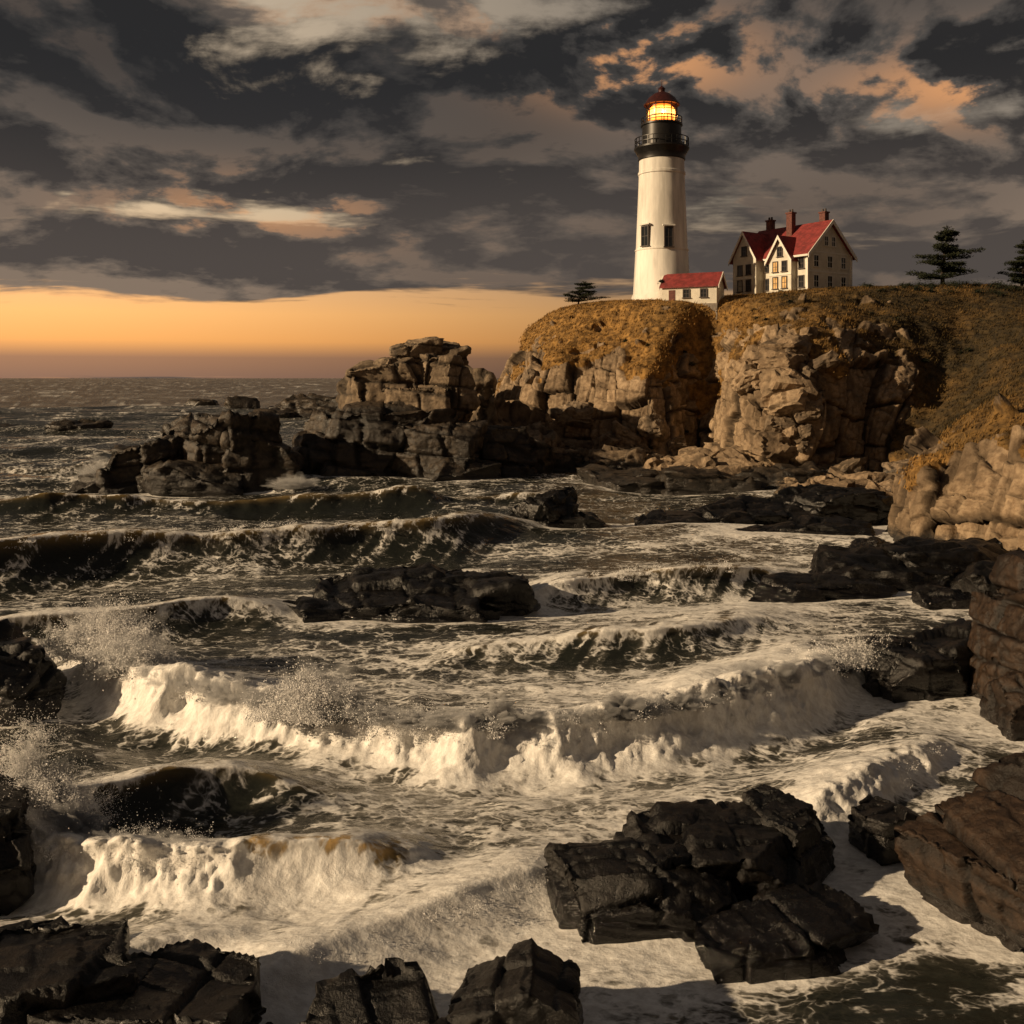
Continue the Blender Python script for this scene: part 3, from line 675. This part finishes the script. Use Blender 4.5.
setp(g,b,base=(.6,.3,.08),rough=.2,emc=g.mix(gz,(1,.20,.015),(1,.38,.08)),ems=g.m('ADD',g.m('MULTIPLY',gz,g.m('ADD',3.2,g.m('MULTIPLY',band,4.))),1.8))
L.lathe('lamp_lens',[(.1,27.3),(1.4,27.35),(2.0,28.0),(2.1,28.8),(2.0,29.6),(1.4,30.2),(.1,30.28)],M_lens,32)
M_pane,g,b=mat('lantern_glass')
tr=g.n.new('ShaderNodeBsdfTransparent'); tr.inputs[0].default_value=(1,.9,.75,1); gl=g.n.new('ShaderNodeBsdfGlossy'); gl.inputs['Roughness'].default_value=.1
mxg=g.n.new('ShaderNodeMixShader'); mxg.inputs[0].default_value=.08; g.l.new(tr.outputs[0],mxg.inputs[1]); g.l.new(gl.outputs[0],mxg.inputs[2]); g.l.new(mxg.outputs[0],g.n['Material Output'].inputs[0])
L.lathe('lantern_glass',[(2.35,27.25),(2.35,30.3)],M_pane,24)
for k in range(12):
    a=2*math.pi*k/12; L.box('lantern_mullions',(2.38*math.cos(a),2.38*math.sin(a),28.8),(.13,.13,3.05),M_black,(math.cos(a),math.sin(a),0))
for zq in (28.3,29.3):
    L.lathe('lantern_bars',[(2.33,zq-.05),(2.43,zq-.05),(2.43,zq+.05),(2.33,zq+.05),(2.33,zq-.05)],M_black,24)
L.lathe('lantern_roof',[(2.2,30.25),(2.75,30.2),(2.8,30.35),(2.6,30.5),(2.1,31.3),(1.3,31.95),(.65,32.25),(.5,32.3),(.5,32.65),(.58,32.8),(.3,33.1),(.12,33.2),(.06,33.3),(.05,34.3),(.0,34.35)],M_domered,32)
def tow_r(z_): return np.interp(z_,[1,7.5,15,19.3],[4.4,4.05,3.68,3.52])
for az_,zc,w_,h_ in ((-38,9.6,1.15,2.9),(15,9.3,1.15,2.9)):
    a=math.radians(az_-90-8.6); n=(math.cos(a),math.sin(a),0); R_=tow_r(zc-h_/2)+.03
    L.box('window_recess',(n[0]*(R_-.15),n[1]*(R_-.15),zc),(w_+.2,.3,h_+.2),M_trim,n)
    L.window((n[0]*R_,n[1]*R_,zc),w_,h_,n,trim=M_trim,mull=w_>1)
    if w_>1: L.box('window_hood',(n[0]*(R_+.05),n[1]*(R_+.05),zc+h_/2+.35),(1.9,.5,.2),M_white,n)
L.done()
lamp=bpy.data.lights.new('lighthouse_lamp','POINT'); lamp.energy=900; lamp.color=(1,.5,.16); lamp.shadow_soft_size=.15
lo=bpy.data.objects.new('lighthouse_lamp',lamp); COL.objects.link(lo); lo.parent=L.e; lo.location=(0,-2.22,28.8)

def gable_roof(H,part,a0,a1,w,ze,zr,ov,axis,m,th=.28,c=0):
    sl=(zr-ze)/w
    for sg in (-1,1):
        o=w+ov
        tri=[(c+0,zr),(c+sg*o,zr-sl*o),(c+sg*o,zr-sl*o+th),(c+0,zr+th)]
        if sg>0: tri=tri[::-1]
        H.prism(part,tri,a0,a1,axis,m)
def gable_body(H,part,a0,a1,w,z0,ze,zr,axis,m,c=0):
    H.prism(part,[(c-w,z0),(c+w,z0),(c+w,ze),(c,zr),(c-w,ze)],a0,a1,axis,m)
KX,KY=44.5,157.5; KZ=25.0
H=Parts('keepers_house',(KX,KY,KZ),math.radians(-56)); H.e.scale=(.93,.93,.98)
gable_body(H,'walls',-7.2,7.2,5.4,-.0,6.0,10.9,'x',M_wall)
gable_roof(H,'roof',-7.8,7.9,5.4,6.0,10.95,.7,'x',M_red)
H.box('foundation',(0,0,-1.5),(14.6,11,3.0),M_stone)
for sg in (-1,1):
    sl=(10.95-6.0)/5.4; o=6.1
    tri=[(0,10.95-.35),(sg*o,10.95-sl*o-.35),(sg*o,10.95-sl*o+.31),(0,10.95+.31)]
    if sg>0: tri=tri[::-1]
    H.prism('rake_boards',tri,7.9,8.02,'x',M_wtrim); H.prism('rake_boards',tri,-7.92,-7.8,'x',M_wtrim)
H.box('eave_board',(0,-6.12,5.42),(15.7,.12,.3),M_wtrim)
for yy in (-5.42,5.42):
    H.box('corner_boards',(7.22,yy,3),(.35,.35,6.0),M_wtrim)
    H.box('corner_boards',(-7.22,yy,3),(.35,.35,6.0),M_wtrim)
H.box('belt_course',(7.24,0,3.1),(10.4,.1,.22),M_wtrim,(1,0,0))
H.box('belt_course',(7.24,0,6.1),(10.4,.1,.22),M_wtrim,(1,0,0))
for yy in (-3.4,0,3.4):
    H.window((7.22,yy,4.7),1.1,1.7,(1,0,0))
    H.window((7.22,yy,1.6),1.1,1.8,(1,0,0))
H.window((7.22,-.9,7.9),.8,1.4,(1,0,0)); H.window((7.22,.9,7.9),.8,1.4,(1,0,0))
for cx,w,pr,ze,zr in ((-4.6,2.6,1.8,6.0,10.0),(2.6,2.3,1.2,5.3,8.6)):
    gable_body(H,'cross_wing_walls',-5.4-pr,-.5,w,0,ze,zr-.05,'y',M_wall,c=cx)
    gable_roof(H,'cross_wing_roof',-5.4-pr-.5,-.2,w,ze,zr,.5,'y',M_red,.26,c=cx)
    for sg in (-1,1):
        sl=(zr-ze)/w; o=w+.5
        tri=[(cx,zr-.3),(cx+sg*o,zr-sl*o-.3),(cx+sg*o,zr-sl*o+.29),(cx,zr+.29)]
        if sg>0: tri=tri[::-1]
        H.prism('rake_boards',tri,-5.4-pr-.62,-5.4-pr-.5,'y',M_wtrim)
    yf=-5.4-pr-.02
    H.window((cx,yf,ze+1.),.9,1.4,(0,-1,0),trim=M_trim)
    for xx in (-.95,.95):
        H.window((cx+xx,yf,4.0),.85,1.5,(0,-1,0),lit=(cx>0 and xx<0),trim=M_trim)
        H.window((cx+xx,yf,1.5),.85,1.7,(0,-1,0),lit=(cx>0),trim=M_trim)
    H.box('belt_course',(cx,yf-.02,2.75),(2*w+.05,.1,.2),M_wtrim)
for xx in (-1.0,6.0):
    H.window((xx,-5.42,4.3),.9,1.5,(0,-1,0),trim=M_trim); H.window((xx,-5.42,1.5),.9,1.7,(0,-1,0),trim=M_trim)
for cx,cy,zt in ((-5.6,.4,12.6),(.6,-1.6,12.9),(5.4,.9,12.6)):
    H.box('chimneys',(cx,cy,(zt+8)/2),(1.15,1.0,zt-8),M_brick)
    H.box('chimneys',(cx,cy,zt+.1),(1.4,1.25,.22),M_brick)
    for q in (-.28,.28): H.lathe('chimney_pots',[(.2,zt+.2),(.16,zt+.7),(.1,zt+.7)],M_trim,10,c=(cx+q,cy))
H.done()
OX,OY,OZ=27.0,149.0,22.9
O=Parts('oil_house',(OX,OY,OZ),math.radians(-26))
gable_body(O,'walls',-4.1,4.1,2.2,0,2.7,4.5,'x',M_wall)
gable_roof(O,'roof',-4.45,4.45,2.2,2.7,4.55,.35,'x',M_red,.2)
O.box('foundation',(0,0,-1.2),(8.4,4.6,2.4),M_stone)
O.window((-4.12,0,1.5),.8,1.2,(-1,0,0)); O.window((-.4,-2.22,1.5),.8,1.1,(0,-1,0),trim=M_trim)
O.window((2.2,-2.22,1.5),.8,1.1,(0,-1,0),trim=M_trim)
O.box('door',(-2.6,-2.23,1.05),(.95,.08,2.1),M_brick)
for sg in (-1,1):
    sl=1.85/2.2; o=2.55; tri=[(0,4.3),(sg*o,4.55-sl*o-.25),(sg*o,4.55-sl*o+.22),(0,4.77)]
    if sg>0: tri=tri[::-1]
    O.prism('rake_boards',tri,-4.55,-4.45,'x',M_wtrim); O.prism('rake_boards',tri,4.45,4.55,'x',M_wtrim)
O.done()

# ------------------------------------------------------------------ trees
M_bark=simple('bark',(.045,.032,.024),.9,.4,6)
M_needle,g,b=mat('pine_needles'); setp(g,b,base=g.mix(g.rng(g.noise(g.geo(),1.2,3),.35,.65),(.008,.012,.007),(.026,.030,.014)),rough=.8,spec=.2)
def tube(p0,p1,r0,r1,n=6):
    p0=Vector(p0);p1=Vector(p1); d=(p1-p0).normalized(); a=d.orthogonal().normalized(); b_=d.cross(a)
    V=[];F=[]
    for p,r_ in ((p0,r0),(p1,r1)):
        for k in range(n): t=2*math.pi*k/n; V.append(p+a*(r_*math.cos(t))+b_*(r_*math.sin(t)))
    for k in range(n): F.append([k,(k+1)%n,n+(k+1)%n,n+k])
    return V,F
def pine(name,x,y,h,spread,seed,lean=.08,start=.25,dens=1.,layers=11):
    rr=random.Random(seed); z0=ground(x,y,24)-.3
    E=Parts(name,(x,y,z0)); pts_=[Vector((0,0,0))]
    for k in range(1,9):
        t=k/8; pts_.append(Vector((lean*h*t*t+rr.gauss(0,.05*h/9),rr.gauss(0,.05*h/9),h*t)))
    for k in range(8):
        V,F=tube(pts_[k],pts_[k+1],.035*h*(1-k/8)+.03,.035*h*(1-(k+1)/8)+.03); E.add('trunk',V,F,M_bark,True)
    LV=[];LF=[]
    def clump(c,rx,rz,n):
        for q in range(n):
            d_=Vector((rr.gauss(0,1),rr.gauss(0,1),rr.gauss(0,1))); d_.normalize(); rad_=rr.random()**.45
            p=c+Vector((d_.x*rx*rad_,d_.y*rx*rad_,d_.z*rz*rad_))
            L_=rr.uniform(.18,.45)*h/9; w_=.06*h/9+.03
            u=Vector((rr.gauss(0,1),rr.gauss(0,1),rr.gauss(.25,.5))).normalized(); v=u.orthogonal().normalized()*w_
            o=len(LV); LV.extend([p-v,p+v,p+u*L_+v*.3,p+u*L_-v*.3]); LF.append([o,o+1,o+2,o+3])
    for li in range(layers):
        t=start+(1-start)*(li/(layers-1)); base=pts_[min(7,int(t*8))].lerp(pts_[min(8,int(t*8)+1)],t*8-int(t*8))
        R_=spread*(1-((t-start)/(1-start))**1.3*.85)*rr.uniform(.6,1.2)
        nb_=rr.randint(4,6)
        for q in range(nb_):
            a=rr.uniform(0,6.28); rl=R_*rr.uniform(.45,1.15)
            tip=base+Vector((math.cos(a)*rl,math.sin(a)*rl,rl*rr.uniform(-.05,.25)))
            tip.x+=.1*spread
            V,F=tube(base,tip,.012*h*(1-t*.6),.01,5); E.add('limbs',V,F,M_bark,True)
            for s_ in (.3,.55,.78,.97):
                if rr.random()<.85:
                    clump(base.lerp(tip,s_)+Vector((0,0,.03*h)),spread*.22*rr.uniform(.7,1.3),h*.038*rr.uniform(.7,1.3),int(70*dens))
    clump(pts_[8],spread*.15,h*.05,60)
    E.add('needles',LV,LF,M_needle); E.done()
pine('pine_tree',64.6,150,8.8,4.8,3,layers=9,start=.15,dens=1.2)
pine('pine_tree',76.5,150,7.4,4.2,5,layers=8,start=.15,dens=1.2)
pine('windswept_pine',10.6,160,3.9,4.0,8,lean=.25,start=.2,layers=7,dens=1.4)
rr=random.Random(5); V=[];F=[]
for q in range(90):
    if q<50: x_,y_=rr.uniform(56,84),rr.uniform(141,150); s_=rr.uniform(.4,1.25)
    elif q<62: x_,y_=rr.uniform(50,62),rr.uniform(142,150); s_=rr.uniform(.3,.7)
    else: x_,y_=rr.uniform(14,60),rr.uniform(125,152); s_=rr.uniform(.2,.5)
    c=Vector((x_,y_,ground(x_,y_,24)+s_*.3))
    for k in range(150):
        d_=Vector((rr.gauss(0,1),rr.gauss(0,1),rr.gauss(0,.6)))
        p=c+d_*s_*.5; u=Vector((rr.gauss(0,1),rr.gauss(0,1),rr.gauss(.3,.6))).normalized(); v=u.orthogonal().normalized()*.06; L_=rr.uniform(.15,.35)
        o=len(V); V.extend([p-v,p+v,p+u*L_]); F.append([o,o+1,o+2])
mk('shrubs',V,np.array(F),M_needle,smooth=False)
print('objects',time.time()-T0)

# ------------------------------------------------------------------ world
sd=Vector((-.90,-.30,.36)).normalized()
w=bpy.data.worlds.new('World'); scene.world=w; w.use_nodes=True; nt=w.node_tree; g=G(nt)
w.cycles.sampling_method='NONE'
bg=nt.nodes['Background']
sky=nt.nodes.new('ShaderNodeTexSky'); sky.sky_type='NISHITA'; sky.sun_disc=False
sky.sun_elevation=math.asin(sd.z); sky.sun_rotation=math.atan2(sd.x,sd.y); sky.dust_density=3
tc=nt.nodes.new('ShaderNodeTexCoord'); D=g.vm('NORMALIZE',tc.outputs['Generated'])
X_,Y_,Z_=g.sep(D); el=g.m('MAXIMUM',Z_,0.0005)
az=g.m('ARCTAN2',X_,Y_)
zs=g.m('MULTIPLY',g.m('SQRT',el),2.1)
Pk=g.comb(X_,Y_,zs)
wq=g.vm('ADD',Pk,g.vm('SCALE',g.vm('SUBTRACT',g.noise(Pk,3.,2,.5,out=1),(.5,.5,.5)),scale=.13))
n1=g.noise(wq,3.6,8,.58); n2=g.noise(g.vm('ADD',wq,(-.022,0,-.048)),3.6,7,.58)
n3=g.noise(g.vm('ADD',Pk,(3.1,1.7,.4)),1.7,2,.5)
nst=g.noise(g.vm('MULTIPLY',wq,(1,1,3.6)),2.6,6,.60)
def gs(a0,e0,sa,se):
    u=g.m('DIVIDE',g.m('SUBTRACT',az,a0),sa); v=g.m('DIVIDE',g.m('SUBTRACT',el,e0),se)
    return g.m('EXPONENT',g.m('MULTIPLY',g.m('ADD',g.m('MULTIPLY',u,u),g.m('MULTIPLY',v,v)),-1.))
base=g.ramp(el,[(0,(.26,.14,.09)),(.020,(.36,.175,.09)),(.036,(.92,.40,.105)),(.062,(1.0,.48,.14)),(.10,(.80,.44,.19)),(.16,(.66,.47,.27)),(.4,(.46,.36,.24)),(1,(.10,.10,.11))])
azf=g.rng(az,-.50,.25,1.15,.40)
base=g.mix(1.,base,g.comb(azf,azf,azf),'MULTIPLY')
base=g.mix(.02,base,sky.outputs[0])
cov=g.rng(el,.040,.120)
gaps=g.m('ADD',g.m('ADD',gs(-.21,.156,.07,.018),gs(-.36,.36,.20,.03)),g.m('ADD',gs(.04,.268,.10,.022),g.m('ADD',gs(.42,.235,.10,.02),gs(.05,.35,.25,.022))))
lowf=g.rng(el,.10,.22,.62,.24)
dn=g.m('ADD',g.m('ADD',g.m('MULTIPLY',n1,g.m('SUBTRACT',1.,lowf)),g.m('MULTIPLY',nst,lowf)),g.m('MULTIPLY',g.m('SUBTRACT',cov,.5),.21))
dn=g.m('SUBTRACT',dn,g.m('MULTIPLY',gaps,.115))
den=g.rng(dn,.452,.54)
lit=g.m('ADD',g.m('MULTIPLY',g.m('SUBTRACT',n1,n2),12.),.34,clamp=True)
hi=g.rng(el,.1,.3)
dark=g.mix(hi,(.080,.066,.058),(.023,.0225,.0230)); lite=g.mix(hi,(.225,.172,.130),(.145,.128,.112))
cc=g.mix(g.m('MULTIPLY',lit,g.rng(n3,.35,.65,.30,1.)),dark,lite)
edgew=g.m('ADD',g.rng(den,.15,1.,.65,.03),g.m('ADD',gs(.13,.30,.10,.035),g.m('ADD',gs(.45,.26,.12,.03),g.m('MULTIPLY',gs(-.25,.16,.12,.03),.6))))
cc=g.mix(g.m('MULTIPLY',g.rng(lit,.45,1.),edgew),cc,(.70,.33,.14))
cc=g.mix(g.m('MULTIPLY',gs(-.28,.25,.28,.075),.5),cc,(.026,.026,.028))
cc=g.mix(g.m('MULTIPLY',gs(.42,.36,.22,.05),.6),cc,(.035,.030,.028))
fin=g.mix(den,base,cc)
fin=g.mix(g.rng(Z_,-.02,.0,1.,0.),fin,(.05,.045,.04))
g.l.new(fin,bg.inputs[0]); bg.inputs[1].default_value=1.0
sl_=bpy.data.lights.new('sun','SUN'); sl_.energy=5.0; sl_.angle=math.radians(.8); sl_.color=(1,.73,.44)
so=bpy.data.objects.new('sun',sl_); COL.objects.link(so); so.rotation_euler=sd.to_track_quat('Z','Y').to_euler()
cam=bpy.data.cameras.new('camera'); co=bpy.data.objects.new('camera',cam); COL.objects.link(co)
co.location=(0,0,12); co.rotation_euler=(math.radians(90),0,0); cam.lens=35.156; cam.sensor_width=36; cam.shift_y=-134/1024
cam.clip_end=100000; cam.clip_start=.1
scene.camera=co
print('done',time.time()-T0)
